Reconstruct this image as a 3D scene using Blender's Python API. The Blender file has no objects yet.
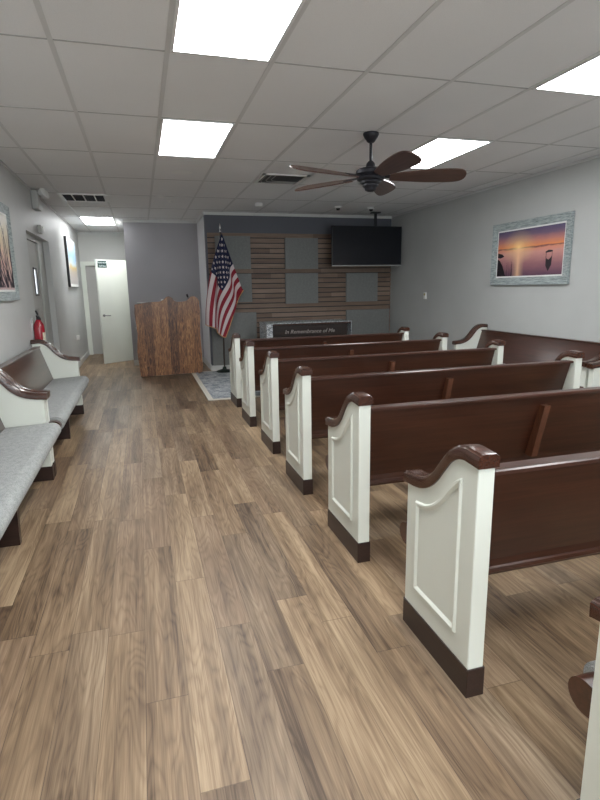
import bpy, bmesh, math, random
from mathutils import Vector, Matrix
random.seed(7)
SC = bpy.context.scene
COL = SC.collection
PI = math.pi
R = math.radians

# ------------------------------------------------------------------ room numbers
XL, XR = -1.272, 4.738          # left and right wall faces
YS, YR, YH = 9.77, 11.05, 13.45  # stage wall, recess wall, hallway end wall
XC, XH = 1.165, -0.222          # corner of stage wall, corner of recess / hallway
YB = -3.2                      # wall behind
ZC = 2.79                      # ceiling
CAMH = 1.4666

# ------------------------------------------------------------------ materials
MATS = {}
def mat(name, color=(.5, .5, .5), rough=.5, metal=0., coat=0., spec=.5, emit=None, estr=0.):
    m = bpy.data.materials.new(name); m.use_nodes = True
    b = m.node_tree.nodes['Principled BSDF']
    b.inputs['Base Color'].default_value = (*color, 1)
    b.inputs['Roughness'].default_value = rough
    b.inputs['Metallic'].default_value = metal
    b.inputs['Coat Weight'].default_value = coat
    b.inputs['Coat Roughness'].default_value = .15
    b.inputs['Specular IOR Level'].default_value = spec
    if emit:
        b.inputs['Emission Color'].default_value = (*emit, 1)
        b.inputs['Emission Strength'].default_value = estr
    MATS[name] = m
    return m

class NT:
    """tiny helper for node graphs"""
    def __init__(s, m):
        s.t = m.node_tree; s.b = s.t.nodes['Principled BSDF']
    def n(s, kind, **kw):
        x = s.t.nodes.new(kind)
        for k, v in kw.items(): setattr(x, k, v)
        return x
    def l(s, a, b): s.t.links.new(a, b)
    def math(s, op, a, b=None, c=None):
        x = s.n('ShaderNodeMath', operation=op)
        for i, v in enumerate((a, b, c)):
            if v is None: continue
            if isinstance(v, (int, float)): x.inputs[i].default_value = v
            else: s.l(v, x.inputs[i])
        return x.outputs[0]
    def coords(s, scale=(1, 1, 1), out='Object', rot=(0, 0, 0)):
        tc = s.n('ShaderNodeTexCoord'); mp = s.n('ShaderNodeMapping')
        mp.inputs['Scale'].default_value = scale
        mp.inputs['Rotation'].default_value = rot
        s.l(tc.outputs[out], mp.inputs['Vector']); return mp.outputs['Vector']
    def noise(s, vec, scale=5, detail=4, rough=.6, dist=0.):
        x = s.n('ShaderNodeTexNoise'); x.inputs['Scale'].default_value = scale
        x.inputs['Detail'].default_value = detail; x.inputs['Roughness'].default_value = rough
        x.inputs['Distortion'].default_value = dist
        s.l(vec, x.inputs['Vector']); return x.outputs['Fac']
    def ramp(s, fac, stops):
        x = s.n('ShaderNodeValToRGB'); e = x.color_ramp.elements
        while len(e) < len(stops): e.new(.5)
        for i, (p, c) in enumerate(stops):
            e[i].position = p; e[i].color = (*c, 1)
        if isinstance(fac, (int, float)): x.inputs[0].default_value = fac
        else: s.l(fac, x.inputs[0])
        return x.outputs[0]
    def mix(s, fac, a, b, mode='MIX'):
        x = s.n('ShaderNodeMix', data_type='RGBA', blend_type=mode)
        for i, v in ((0, fac), (6, a), (7, b)):
            if isinstance(v, (int, float)): x.inputs[i].default_value = v
            elif isinstance(v, tuple): x.inputs[i].default_value = (*v, 1)
            else: s.l(v, x.inputs[i])
        return x.outputs[2]
    def bump(s, h, strength=.2, dist=.01):
        x = s.n('ShaderNodeBump'); x.inputs['Strength'].default_value = strength
        x.inputs['Distance'].default_value = dist
        s.l(h, x.inputs['Height']); s.l(x.outputs[0], s.b.inputs['Normal'])
    def color(s, c): s.l(c, s.b.inputs['Base Color'])

def wood(name, dark, light, axis, rough=.3, coat=.3, scale=1., grain=60):
    m = mat(name, dark, rough, coat=coat); g = NT(m)
    sc = [grain * scale] * 3; sc['xyz'.index(axis)] = 2.2 * scale
    v = g.coords(tuple(sc)); n1 = g.noise(v, 1., 5, .65, .6)
    sc2 = [7.] * 3; sc2['xyz'.index(axis)] = .9
    n2 = g.noise(g.coords(tuple(sc2)), 1., 3, .5, 1.2)
    f = g.math('ADD', g.math('MULTIPLY', n1, .6), g.math('MULTIPLY', n2, .4))
    g.color(g.ramp(f, [(.34, dark), (.66, light)]))
    g.bump(n1, .08, .002)
    return m

def paint(name, c, rough=.6, bump=.15, scale=180, spec=.4):
    m = mat(name, c, rough, spec=spec); g = NT(m); v = g.coords()
    n = g.noise(v, scale, 3, .6)
    n2 = g.noise(v, 1.6, 2, .5)
    d = tuple(x * .94 for x in c)
    g.color(g.ramp(n2, [(.35, d), (.65, c)]))
    g.bump(n, bump, .003)
    return m

WD, WL = (.028, .0090, .0048), (.068, .0220, .0115)
M_woodx = wood('pew_wood_long_grain', WD, WL, 'x', .3, .35)
M_woody = wood('pew_wood_cap_grain', WD, (.072, .026, .014), 'y', .25, .5)
M_woodz = wood('pew_wood_upright_grain', WD, WL, 'z', .32, .3)
M_brace = wood('pew_brace_wood', (.07, .024, .012), (.15, .055, .028), 'z', .4, .2)
M_plinth = wood('pew_plinth_wood', (.014, .006, .0042), (.032, .013, .009), 'y', .4, .2)
M_white = paint('pew_white_paint', (.71, .735, .665), .38, .05, 60, .5)
M_fan_wood = wood('fan_blade_wood', (.045, .022, .017), (.11, .055, .042), 'x', .4, .2)
M_fan_wood2 = wood('fan_blade_oak', (.42, .22, .10), (.62, .36, .19), 'x', .4, .2)
M_wallR = paint('light_grey_wall_paint', (.50, .51, .50), .55, .10, 160)
M_wallL = paint('pale_grey_textured_wall_paint', (.54, .545, .535), .5, .5, 70)
M_wallS = paint('dark_grey_wall_paint', (.12, .125, .145), .6, .08)
M_wallRec = paint('mid_grey_wall_paint', (.42, .41, .43), .6, .08)
M_ret = paint('pale_return_paint', (.66, .66, .67), .5, .05)
M_wallH = paint('pale_hallway_paint', (.66, .655, .63), .55, .1, 160)
M_trim = mat('white_trim_paint', (.66, .66, .64), .4)
M_door = paint('off_white_door_paint', (.80, .83, .76), .4, .03)
M_greydoor = paint('grey_door_paint', (.47, .46, .44), .5, .03)
M_alu = mat('brushed_metal_frame', (.42, .42, .40), .4, .4)
M_chrome = mat('chrome', (.55, .55, .55), .2, 1.)
M_dkmetal = mat('dark_bronze_metal', (.018, .018, .024), .45, .4)
M_black = mat('black_plastic', (.008, .009, .012), .4)
M_screen = mat('black_screen_glass', (.006, .007, .011), .22, spec=.35)
M_troffer = mat('white_lamp_frame', (.75, .75, .75), .4)
M_light = mat('lit_diffuser', (.9, .9, .9), .5, emit=(.97, .99, 1.), estr=9.)
M_redcan = mat('red_enamel', (.32, .010, .024), .25, coat=.4)
M_label = mat('cream_label', (.75, .7, .55), .5)
M_green = mat('dark_green_sign', (.005, .035, .03), .4)
M_signtxt = mat('pale_sign_lettering', (.65, .75, .75), .5)
M_paper = mat('white_paper', (.8, .8, .78), .6)
M_plastic = mat('white_plastic', (.8, .8, .78), .4)
M_grille_dark = mat('dark_filter', (.03, .032, .035), .8)
M_gold = mat('gold_fringe', (.55, .30, .12), .6)
M_pole = mat('dark_flagpole', (.05, .035, .025), .35)
M_red = mat('flag_red_cloth', (.26, .012, .028), .8)
M_fwhite = mat('flag_white_cloth', (.66, .58, .58), .8)
M_blue = mat('flag_blue_cloth', (.010, .014, .05), .8)
M_base = mat('dark_green_base', (.012, .025, .02), .35, .3)

def fabric(name, a, b, scale=260, bump=.4):
    m = mat(name, a, .9, spec=.2); g = NT(m); v = g.coords()
    n = g.noise(v, scale, 2, .7); w = g.noise(v, 30, 3, .6)
    f = g.math('ADD', g.math('MULTIPLY', n, .75), g.math('MULTIPLY', w, .25))
    g.color(g.ramp(f, [(.38, a), (.62, b)])); g.bump(n, bump, .002)
    return m
M_cush = fabric('grey_speckled_upholstery', (.22, .23, .225), (.42, .43, .42))
M_acou = fabric('grey_acoustic_felt', (.17, .176, .172), (.25, .255, .248), 200)

# lace cloth
M_lace = mat('white_lace', (.5, .52, .52), .9); g = NT(M_lace)
vv = g.n('ShaderNodeTexVoronoi'); vv.inputs['Scale'].default_value = 55
g.l(g.coords(), vv.inputs['Vector'])
g.color(g.ramp(vv.outputs['Distance'], [(.3, (.82, .85, .86)), (.55, (.22, .24, .26))]))

# ceiling tile
M_tile = mat('mineral_fibre_ceiling_tile', (.6, .585, .57), .9, spec=.15); g = NT(M_tile)
v = g.coords(); n = g.noise(v, 190, 3, .7); n2 = g.noise(v, .9, 2, .5)
g.color(g.mix(.5, g.ramp(n, [(.36, (.70, .70, .70)), (.5, (.82, .82, .82))]),
              g.ramp(n2, [(.35, (.76, .76, .76)), (.65, (.82, .82, .82))])))
g.bump(n, .35, .004)
M_tbar = mat('ceiling_grid_paint', (.62, .62, .615), .5)
M_tbar2 = mat('ceiling_cross_bar_grey', (.42, .42, .415), .7)  # darker grey of the thin cross bars

# floor planks
M_floor = mat('oak_vinyl_planks', (.3, .2, .13), .4, spec=.45); g = NT(M_floor)
tc = g.n('ShaderNodeTexCoord'); sp = g.n('ShaderNodeSeparateXYZ'); g.l(tc.outputs['Object'], sp.inputs[0])
PWID, PLEN = .152, 1.22
u = g.math('DIVIDE', g.math('ADD', sp.outputs[0], .395 + PWID * 40), PWID)
col = g.math('FLOOR', u); fu = g.math('FRACT', u)
wn = g.n('ShaderNodeTexWhiteNoise', noise_dimensions='1D'); g.l(col, wn.inputs['W'])
vy = g.math('ADD', g.math('DIVIDE', sp.outputs[1], PLEN), g.math('ADD', wn.outputs['Value'], 20.))
row = g.math('FLOOR', vy); fv = g.math('FRACT', vy)
cmb = g.n('ShaderNodeCombineXYZ'); g.l(col, cmb.inputs[0]); g.l(row, cmb.inputs[1])
wn2 = g.n('ShaderNodeTexWhiteNoise', noise_dimensions='3D'); g.l(cmb.outputs[0], wn2.inputs['Vector'])
ident = wn2.outputs['Value']
# grain coordinates, shifted per plank
gx = g.math('ADD', sp.outputs[0], g.math('MULTIPLY', ident, 7.7))
gy = g.math('ADD', sp.outputs[1], g.math('MULTIPLY', ident, 31.))
def gvec(a, b):
    c = g.n('ShaderNodeCombineXYZ'); g.l(g.math('MULTIPLY', gx, a), c.inputs[0]); g.l(g.math('MULTIPLY', gy, b), c.inputs[1]); return c.outputs[0]
# broad cathedral figure: contour lines of a smooth noise stretched along the board
nb_ = g.noise(gvec(9., 1.1), 1., 2, .5, .3)
rings_ = g.math('ABSOLUTE', g.math('SINE', g.math('MULTIPLY', nb_, 46.)))
n1 = g.noise(gvec(42., .9), 1., 5, .62, .1)     # medium streaks
n3 = g.noise(gvec(230., 3.5), 1., 3, .7, .0)      # pores
n2 = g.noise(gvec(6., .8), 1., 2, .5, .4)         # light and dark areas within a board
f = g.math('ADD', g.math('MULTIPLY', n1, .36), g.math('MULTIPLY', n2, .40))
f = g.math('ADD', f, g.math('MULTIPLY', n3, .24))
f = g.math('ADD', f, g.math('MULTIPLY', g.math('SUBTRACT', rings_, .6), .055))
f = g.math('ADD', f, g.math('MULTIPLY', g.math('SUBTRACT', ident, .5), .10))
base = g.ramp(f, [(.34, (.062, .037, .021)), (.45, (.165, .110, .067)), (.54, (.262, .184, .115)), (.67, (.43, .322, .212))])
wn3 = g.n('ShaderNodeTexWhiteNoise', noise_dimensions='4D'); g.l(cmb.outputs[0], wn3.inputs['Vector']); wn3.inputs['W'].default_value = 3.3
tint = g.ramp(wn3.outputs['Value'], [(.0, (.80, .82, .88)), (.35, (1., .97, .93)), (.8, (1.0, .98, .95)), (1., (.84, .80, .80))])
base = g.mix(1., base, tint, 'MULTIPLY')
seam = g.math('MAXIMUM', g.math('LESS_THAN', fu, .018), g.math('LESS_THAN', fv, .0026))
base = g.mix(g.math('MULTIPLY', seam, .55), base, (.05, .03, .02))
g.color(base)
rr = g.math('ADD', .36, g.math('MULTIPLY', n1, .16)); g.l(rr, g.b.inputs['Roughness'])
g.bump(g.math('SUBTRACT', g.math('MULTIPLY', n3, .5), g.math('MULTIPLY', seam, 1.)), .12, .002)

# horizontal slats of the stage wall: tone per slat and per board
M_slat = mat('reclaimed_wood_slats', (.2, .12, .08), .55); g = NT(M_slat)
tc = g.n('ShaderNodeTexCoord'); sp = g.n('ShaderNodeSeparateXYZ'); g.l(tc.outputs['Object'], sp.inputs[0])
rz = g.math('FLOOR', g.math('DIVIDE', g.math('SUBTRACT', sp.outputs[2], .045), .089))
w1 = g.n('ShaderNodeTexWhiteNoise', noise_dimensions='1D'); g.l(rz, w1.inputs['W'])
bx_ = g.math('FLOOR', g.math('ADD', g.math('DIVIDE', sp.outputs[0], 1.3), g.math('MULTIPLY', w1.outputs['Value'], 9.)))
cm = g.n('ShaderNodeCombineXYZ'); g.l(rz, cm.inputs[0]); g.l(bx_, cm.inputs[1])
w2 = g.n('ShaderNodeTexWhiteNoise', noise_dimensions='3D'); g.l(cm.outputs[0], w2.inputs['Vector'])
nn = g.noise(g.coords((2.5, 40, 40)), 1., 4, .6, .5)
ff = g.math('ADD', g.math('MULTIPLY', w2.outputs['Value'], .4), g.math('MULTIPLY', nn, .6))
g.color(g.ramp(ff, [(.25, (.125, .080, .056)), (.5, (.19, .128, .092)), (.8, (.28, .20, .152))]))

# rustic lectern boards
M_lect = mat('rustic_stained_boards', (.2, .1, .05), .5, coat=.15); g = NT(M_lect)
tc = g.n('ShaderNodeTexCoord'); sp = g.n('ShaderNodeSeparateXYZ'); g.l(tc.outputs['Object'], sp.inputs[0])
bi = g.math('FLOOR', g.math('DIVIDE', sp.outputs[0], .135))
w1 = g.n('ShaderNodeTexWhiteNoise', noise_dimensions='1D'); g.l(bi, w1.inputs['W'])
cc = g.n('ShaderNodeCombineXYZ')
g.l(g.math('MULTIPLY', sp.outputs[0], 22.), cc.inputs[0])
g.l(g.math('ADD', g.math('MULTIPLY', sp.outputs[2], 3.), g.math('MULTIPLY', w1.outputs['Value'], 40.)), cc.inputs[1])
n1 = g.noise(cc.outputs[0], 1.5, 6, .7, 2.)
ff = g.math('ADD', g.math('MULTIPLY', n1, .88), g.math('MULTIPLY', w1.outputs['Value'], .12))
lc = g.ramp(ff, [(.36, (.040, .014, .007)), (.5, (.20, .082, .032)), (.66, (.52, .25, .10))])
sm = g.math('LESS_THAN', g.math('FRACT', g.math('DIVIDE', sp.outputs[0], .135)), .03)
g.color(g.mix(g.math('MULTIPLY', sm, .6), lc, (.03, .015, .01)))
g.bump(n1, .3, .004)

# rug
M_rug = mat('distressed_rug', (.4, .42, .45), .95, spec=.1); g = NT(M_rug)
v = g.coords(); n1 = g.noise(v, 7, 5, .75, 1.0); n2 = g.noise(v, 45, 3, .7)
ff = g.math('ADD', g.math('MULTIPLY', n1, .6), g.math('MULTIPLY', n2, .4))
g.color(g.ramp(ff, [(.36, (.17, .21, .26)), (.48, (.42, .46, .50)), (.60, (.72, .73, .73))]))
M_rugb = mat('ivory_rug_border', (.8, .76, .68), .95, spec=.1)

# ------------------------------------------------------------------ mesh helpers
def box(bm, x0, x1, y0, y1, z0, z1, bev=0., seg=2, mi=0):
    vs = [bm.verts.new((x, y, z)) for x in (x0, x1) for y in (y0, y1) for z in (z0, z1)]
    idx = [(0, 1, 3, 2), (4, 6, 7, 5), (0, 4, 5, 1), (2, 3, 7, 6), (0, 2, 6, 4), (1, 5, 7, 3)]
    fs = [bm.faces.new([vs[i] for i in q]) for q in idx]
    for f_ in fs: f_.material_index = mi
    if bev > 0:
        es = list({e for f_ in fs for e in f_.edges})
        r = bmesh.ops.bevel(bm, geom=es, offset=bev, segments=seg, affect='EDGES', profile=.5)
        for f_ in r['faces']: f_.material_index = mi
    return fs

def prism(bm, pts, axis, a0, a1, mi=0):
    """polygon pts in the plane across axis, extruded from a0 to a1"""
    def P(p, a):
        if axis == 'x': return (a, p[0], p[1])
        if axis == 'y': return (p[0], a, p[1])
        return (p[0], p[1], a)
    A = [bm.verts.new(P(p, a0)) for p in pts]; B = [bm.verts.new(P(p, a1)) for p in pts]
    fs = [bm.faces.new(A), bm.faces.new(B[::-1])]
    n = len(pts)
    for i in range(n): fs.append(bm.faces.new((A[i], B[i], B[(i + 1) % n], A[(i + 1) % n])))
    for f_ in fs: f_.material_index = mi
    return fs

def tube(bm, path, r, seg=10, cap=True, mi=0):
    rings = []
    path = [Vector(p) for p in path]
    for i, p in enumerate(path):
        a = path[max(i - 1, 0)]; b = path[min(i + 1, len(path) - 1)]
        t = (b - a).normalized()
        up = Vector((0, 0, 1)) if abs(t.z) < .9 else Vector((1, 0, 0))
        s = t.cross(up).normalized(); w = s.cross(t)
        rr_ = r[i] if isinstance(r, (list, tuple)) else r
        rings.append([bm.verts.new(p + s * rr_ * math.cos(2 * PI * k / seg) + w * rr_ * math.sin(2 * PI * k / seg)) for k in range(seg)])
    for A, B in zip(rings, rings[1:]):
        for k in range(seg):
            bm.faces.new((A[k], A[(k + 1) % seg], B[(k + 1) % seg], B[k])).material_index = mi
    if cap:
        bm.faces.new(rings[0][::-1]).material_index = mi; bm.faces.new(rings[-1]).material_index = mi

def lathe(bm, prof, cx=0, cy=0, seg=32, mi=0):
    rings = []
    for r, z in prof:
        rings.append([bm.verts.new((cx + max(r, .0004) * math.cos(2 * PI * k / seg), cy + max(r, .0004) * math.sin(2 * PI * k / seg), z)) for k in range(seg)])
    for A, B in zip(rings, rings[1:]):
        for k in range(seg):
            bm.faces.new((A[k], A[(k + 1) % seg], B[(k + 1) % seg], B[k])).material_index = mi
    bm.faces.new(rings[0]).material_index = mi; bm.faces.new(rings[-1][::-1]).material_index = mi

def obj(name, bm, mats, parent=None, smooth=None, loc=None, rot=None):
    bmesh.ops.recalc_face_normals(bm, faces=bm.faces[:])
    me = bpy.data.meshes.new(name)
    if smooth is not None:
        for f_ in bm.faces: f_.smooth = True
        for e in bm.edges:
            if len(e.link_faces) == 2 and e.calc_face_angle(0) > R(smooth): e.smooth = False
    bm.to_mesh(me); bm.free()
    o = bpy.data.objects.new(name, me); COL.objects.link(o)
    for m in (mats if isinstance(mats, (list, tuple)) else [mats]): me.materials.append(m)
    if parent: o.parent = parent
    if loc: o.location = loc
    if rot: o.rotation_euler = rot
    return o

def nb(): return bmesh.new()
def tag(o, label, cat, group=None):
    o['label'] = label; o['category'] = cat
    if group: o['group'] = group
    return o
def thing(name, label, cat, loc=(0, 0, 0), rotz=0, group=None):
    o = bpy.data.objects.new(name, None); COL.objects.link(o)
    o.empty_display_size = .1
    o.location = loc; o.rotation_euler = (0, 0, rotz)
    return tag(o, label, cat, group)
def struct(name, bm, mats, smooth=None, **kw):
    o = obj(name, bm, mats, smooth=smooth, **kw); o['kind'] = 'structure'; return o
def children(o): return [c for c in bpy.data.objects if c.parent == o]
def copy_tree(o, parent=None):
    kids = children(o)
    c = o.copy(); COL.objects.link(c)
    if parent: c.parent = parent
    for k in kids: copy_tree(k, c)
    return c
def catmull(pts, n=6):
    out = []
    P = [pts[0]] + list(pts) + [pts[-1]]
    for i in range(1, len(P) - 2):
        for k in range(n):
            t = k / n
            a, b, c, d = P[i - 1], P[i], P[i + 1], P[i + 2]
            out.append(tuple(.5 * ((2 * b[j]) + (-a[j] + c[j]) * t + (2 * a[j] - 5 * b[j] + 4 * c[j] - d[j]) * t * t + (-a[j] + 3 * b[j] - 3 * c[j] + d[j]) * t ** 3) for j in (0, 1)))
    out.append(tuple(pts[-1])); return out
def inset(pts, d):
    """closed polygon (clockwise or not) moved inwards by d"""
    n = len(pts); area = sum(pts[i][0] * pts[(i + 1) % n][1] - pts[(i + 1) % n][0] * pts[i][1] for i in range(n))
    s = 1 if area > 0 else -1; out = []
    for i in range(n):
        a = Vector(pts[i - 1]); b = Vector(pts[i]); c = Vector(pts[(i + 1) % n])
        e1 = (b - a).normalized(); e2 = (c - b).normalized()
        n1 = Vector((-e1.y, e1.x)) * s; n2 = Vector((-e2.y, e2.x)) * s
        m_ = (n1 + n2)
        m_ = m_.normalized() if m_.length > 1e-6 else n1
        k = d / max(.45, m_.dot(n1)); out.append(tuple(b + m_ * k))
    return out
def text_mesh(name, body, size, mats, parent=None, extrude=.002, shear=0.):
    cu = bpy.data.curves.new(name, 'FONT'); cu.body = body; cu.size = size; cu.extrude = extrude
    cu.align_x = 'CENTER'; cu.align_y = 'CENTER'; cu.shear = shear; cu.resolution_u = 3
    t = bpy.data.objects.new(name + '_curve', cu); COL.objects.link(t)
    dg = bpy.context.evaluated_depsgraph_get()
    me = bpy.data.meshes.new_from_object(t.evaluated_get(dg))
    bpy.data.objects.remove(t); bpy.data.curves.remove(cu)
    me.materials.clear(); me.materials.append(mats)
    o = bpy.data.objects.new(name, me); COL.objects.link(o)
    if parent: o.parent = parent
    return o

# ------------------------------------------------------------------ the room
T = .15
bm = nb(); box(bm, XL - T, XR + T, YB - T, YH + .9, -.1, 0); struct('floor', bm, M_floor)
bm = nb(); box(bm, XL - T, XR + T, YB - T, YH + .9, ZC, ZC + .1); struct('ceiling', bm, M_tile)
# left wall with the recessed exit door opening
DY0, DY1, DZ = 7.36, 9.05, 2.21
bm = nb()
box(bm, XL - T, XL, YB, DY0, 0, ZC); box(bm, XL - T, XL, DY1, YH, 0, ZC); box(bm, XL - T, XL, DY0, DY1, DZ, ZC)
box(bm, XL - T - .08, XL - T, DY0 - .1, DY1 + .1, 0, DZ + .1)
struct('wall_left', bm, M_wallL)
bm = nb(); box(bm, XR, XR + T, YB, YS + .1, 0, ZC); struct('wall_right', bm, M_wallR)
bm = nb(); RX0, RX1, RZ0, RZ1 = -.6, 4.1, .35, 2.45
box(bm, XL - T, RX0, YB - T, YB, 0, ZC); box(bm, RX1, XR + T, YB - T, YB, 0, ZC); box(bm, RX0, RX1, YB - T, YB, 0, RZ0); box(bm, RX0, RX1, YB - T, YB, RZ1, ZC)
struct('wall_rear', bm, M_wallR)
# storefront window behind the camera, daylight comes in through it
wn_ = bpy.data.objects.new('window_1', None); COL.objects.link(wn_); wn_['kind'] = 'structure'; wn_.location = (0, YB, 0)
bm = nb()
for i in range(4):
    x = RX0 + (RX1 - RX0) * i / 3; x0 = min(max(x - .025, RX0), RX1 - .05); box(bm, x0, x0 + .05, -T + .03, -T + .09, RZ0, RZ1)
for z in (RZ0, RZ1 - .05): box(bm, RX0, RX1, -T + .03, -T + .09, z, z + .05)
obj('window_frame', bm, M_alu, wn_)
pl_ = bpy.data.lights.new('window_daylight', 'AREA'); pl_.shape = 'RECTANGLE'; pl_.size = RX1 - RX0; pl_.size_y = RZ1 - RZ0
pl_.energy = 10; pl_.cycles.is_portal = True
po = bpy.data.objects.new('window_daylight', pl_); COL.objects.link(po); po.location = ((RX0 + RX1) / 2, YB - T - .02, (RZ0 + RZ1) / 2); po.rotation_euler = (PI / 2, 0, 0)
bm = nb(); box(bm, XC, XR, YS, YS + .12, 0, ZC); struct('wall_stage', bm, M_wallS)
bm = nb(); box(bm, XC, XC + .12, YS + .12, YR, 0, ZC); struct('wall_return', bm, M_ret)
bm = nb(); box(bm, XH, XC + .12, YR, YR + .12, 0, ZC); struct('wall_recess', bm, M_wallRec)
bm = nb(); box(bm, XH, XH + .12, YR + .12, YH, 0, ZC); struct('wall_hallway', bm, M_wallH)
HX0, HX1, HZ = -1.185, -.34, 2.06
bm = nb()
box(bm, XL, HX0, YH, YH + .12, 0, ZC); box(bm, HX1, XH + .12, YH, YH + .12, 0, ZC); box(bm, HX0, HX1, YH, YH + .12, HZ, ZC)
struct('wall_back', bm, M_wallH)

# ceiling grid: longitudinal bars every 0.61 m, cross bars every 1.22 m
GX, GY, GW, GD = -.3633, 3.4172, .6096, 1.2192
bm = nb()
i0 = -1; xs = [GX + i * GW for i in range(-1, 9)]
for x in xs: box(bm, x - .014, x + .014, YB, YS if x > XC else (YR if x > XH else YH), ZC - .004, ZC + .001)
for j in range(-6, 9):
    y = GY + j * GD
    if y < YB: continue
    x1 = XR if y < YS else (XC if y < YR else XH)
    if y > YH: continue
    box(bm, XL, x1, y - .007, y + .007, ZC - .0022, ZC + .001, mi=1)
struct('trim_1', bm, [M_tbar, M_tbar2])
# white wall angle round the ceiling
bm = nb()
box(bm, XC + .002, XR, YS - .022, YS, ZC - .05, ZC - .001)
box(bm, XC - .022, XC, YS - .02, YR, ZC - .05, ZC - .001)
box(bm, XH, XC - .02, YR - .022, YR, ZC - .05, ZC - .001)
box(bm, XL, XH, YH - .02, YH, ZC - .06, ZC - .001)
struct('trim_2', bm, M_trim)
bm = nb()
box(bm, XL, XL + .012, YB, YH, ZC - .03, ZC - .001); box(bm, XR - .012, XR, YB, YS, ZC - .03, ZC - .001)
struct('trim_3', bm, M_tbar)
# joint line across the recess wall
bm = nb(); box(bm, XH, XC, YR - .006, YR, 2.40, 2.425); struct('trim_4', bm, M_wallRec)
# baseboards
bm = nb(); box(bm, XL, XL + .015, YB, DY0 - .02, 0, .11, .003); box(bm, XL, XL + .015, DY1 + .02, YH, 0, .11, .003); struct('baseboard_left', bm, M_trim)
bm = nb(); box(bm, XR - .015, XR, YB, YS, 0, .11, .003); struct('baseboard_right', bm, M_trim)
bm = nb(); box(bm, XC - .015, XC, YS - .015, YR, 0, .11, .003); box(bm, XH + .002, XC - .02, YR - .015, YR, 0, .11, .003); struct('baseboard_recess', bm, M_trim)
bm = nb(); box(bm, XC, XR - .02, YS - .045, YS - .028, 0, .10, .003); struct('baseboard_stage', bm, M_trim)
# slat cladding of the stage wall
bm = nb(); k = 0
while (k + 1) * .089 < 2.46:
    z = k * .089 + .045; d = .020 + .003 * random.random()
    box(bm, XC + .03, XR - .002, YS - d, YS, z + .008, z + .081, .0015, 1); k += 1
box(bm, XC + .03, XR - .002, YS - .004, YS + .001, .05, 2.44, mi=1)
struct('trim_5', bm, [M_slat, M_grille_dark])

# exit door on the left wall
d1 = bpy.data.objects.new('door_1', None); COL.objects.link(d1); d1['kind'] = 'structure'
d1.location = (XL - .11, 8.2, 0)
def rel(o, par): o.location = Vector(o.location) - Vector(par.location)
FX = XL - .10
bm = nb()
box(bm, FX - .045, FX + .02, DY0, DY0 + .05, 0, DZ); box(bm, FX - .045, FX + .02, DY1 - .45, DY1, 0, DZ, .004)
box(bm, FX - .045, FX + .02, DY0 + .05, DY1 - .45, DZ - .06, DZ)
o = obj('door_frame', bm, M_alu, d1); rel(o, d1)
bm = nb()
LY0, LY1 = DY0 + .055, DY1 - .455
WY0, WY1, WZ0, WZ1 = 8.17, 8.36, 1.44, 1.78
box(bm, FX - .045, FX - .005, LY0, WY0, .01, DZ - .065); box(bm, FX - .045, FX - .005, WY1, LY1, .01, DZ - .065)
box(bm, FX - .045, FX - .005, WY0, WY1, .01, WZ0); box(bm, FX - .045, FX - .005, WY0, WY1, WZ1, DZ - .065)
for yy in (7.7, 7.9, 8.1, 8.3): box(bm, FX - .006, FX + .002, yy - .012, yy + .012, .15, 1.25, .003)
leaf = obj('door_leaf', bm, M_greydoor, d1); rel(leaf, d1)
bm = nb()
for a in ((WY0 - .02, WY0 + .005, WZ0 - .02, WZ1 + .02), (WY1 - .005, WY1 + .02, WZ0 - .02, WZ1 + .02)): box(bm, FX - .006, FX + .006, *a)
box(bm, FX - .006, FX + .006, WY0, WY1, WZ0 - .02, WZ0 + .005); box(bm, FX - .006, FX + .006, WY0, WY1, WZ1 - .005, WZ1 + .02)
obj('window_frame', bm, M_black, leaf)
bm = nb(); box(bm, FX - .03, FX - .02, WY0, WY1, WZ0, WZ1)
M_daypane = mat('daylit_window_pane', (.8, .85, .9), .2, emit=(.85, .92, 1.), estr=1.0)
o = obj('window_pane', bm, M_daypane, leaf); o['label'] = 'bright narrow window pane'

# closed grey door at the end of the hallway with white casing
d2 = bpy.data.objects.new('door_2', None); COL.objects.link(d2); d2['kind'] = 'structure'; d2.location = (0, YH, 0)
bm = nb()
box(bm, HX0 - .085, HX0 + .012, YH - .022, YH + .1, 0, HZ + .08, .003); box(bm, HX1 - .012, HX1 + .085, YH - .022, YH + .1, 0, HZ + .08, .003)
box(bm, HX0 + .012, HX1 - .012, YH - .022, YH + .1, HZ - .012, HZ + .08, .003)
o = obj('door_casing', bm, M_door, d2); rel(o, d2)
bm = nb(); box(bm, HX0 - .02, HX1 + .02, YH + .05, YH + .09, .001, HZ + .02)
o = obj('door_leaf', bm, M_greydoor, d2); rel(o, d2)

# open off-white door leaf with a sign
hx, hy = -.228, 11.97; lx, ly = -.815, 11.50
ang = math.atan2(ly - hy, lx - hx); LW = math.hypot(lx - hx, ly - hy)
d3 = bpy.data.objects.new('door_3', None); COL.objects.link(d3); d3['kind'] = 'structure'
d3.location = (hx, hy, 0); d3.rotation_euler = (0, 0, ang)
bm = nb(); box(bm, .005, LW, -.002, .038, .012, 2.085, .002); dl = obj('door_leaf', bm, M_door, d3)
bm = nb()
for s in (-1, 1):
    y0 = .038 if s > 0 else -.002
    tube(bm, [(LW - .07, y0, .985), (LW - .07, y0 + s * .012, .985)], .028, 16)
    tube(bm, [(LW - .07, y0 + s * .01, .985), (LW - .07, y0 + s * .055, .985)], .010, 10)
    tube(bm, [(LW - .075, y0 + s * .055, .985), (LW - .19, y0 + s * .055, .982)], .011, 10)
obj('door_handle', bm, M_chrome, d3, smooth=40)
bm = nb(); box(bm, LW - .235, LW - .03, .038, .043, 1.925, 2.06, .001)
sg = obj('door_sign', bm, M_green, d3); sg['label'] = 'dark green sign with pale lettering'
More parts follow.
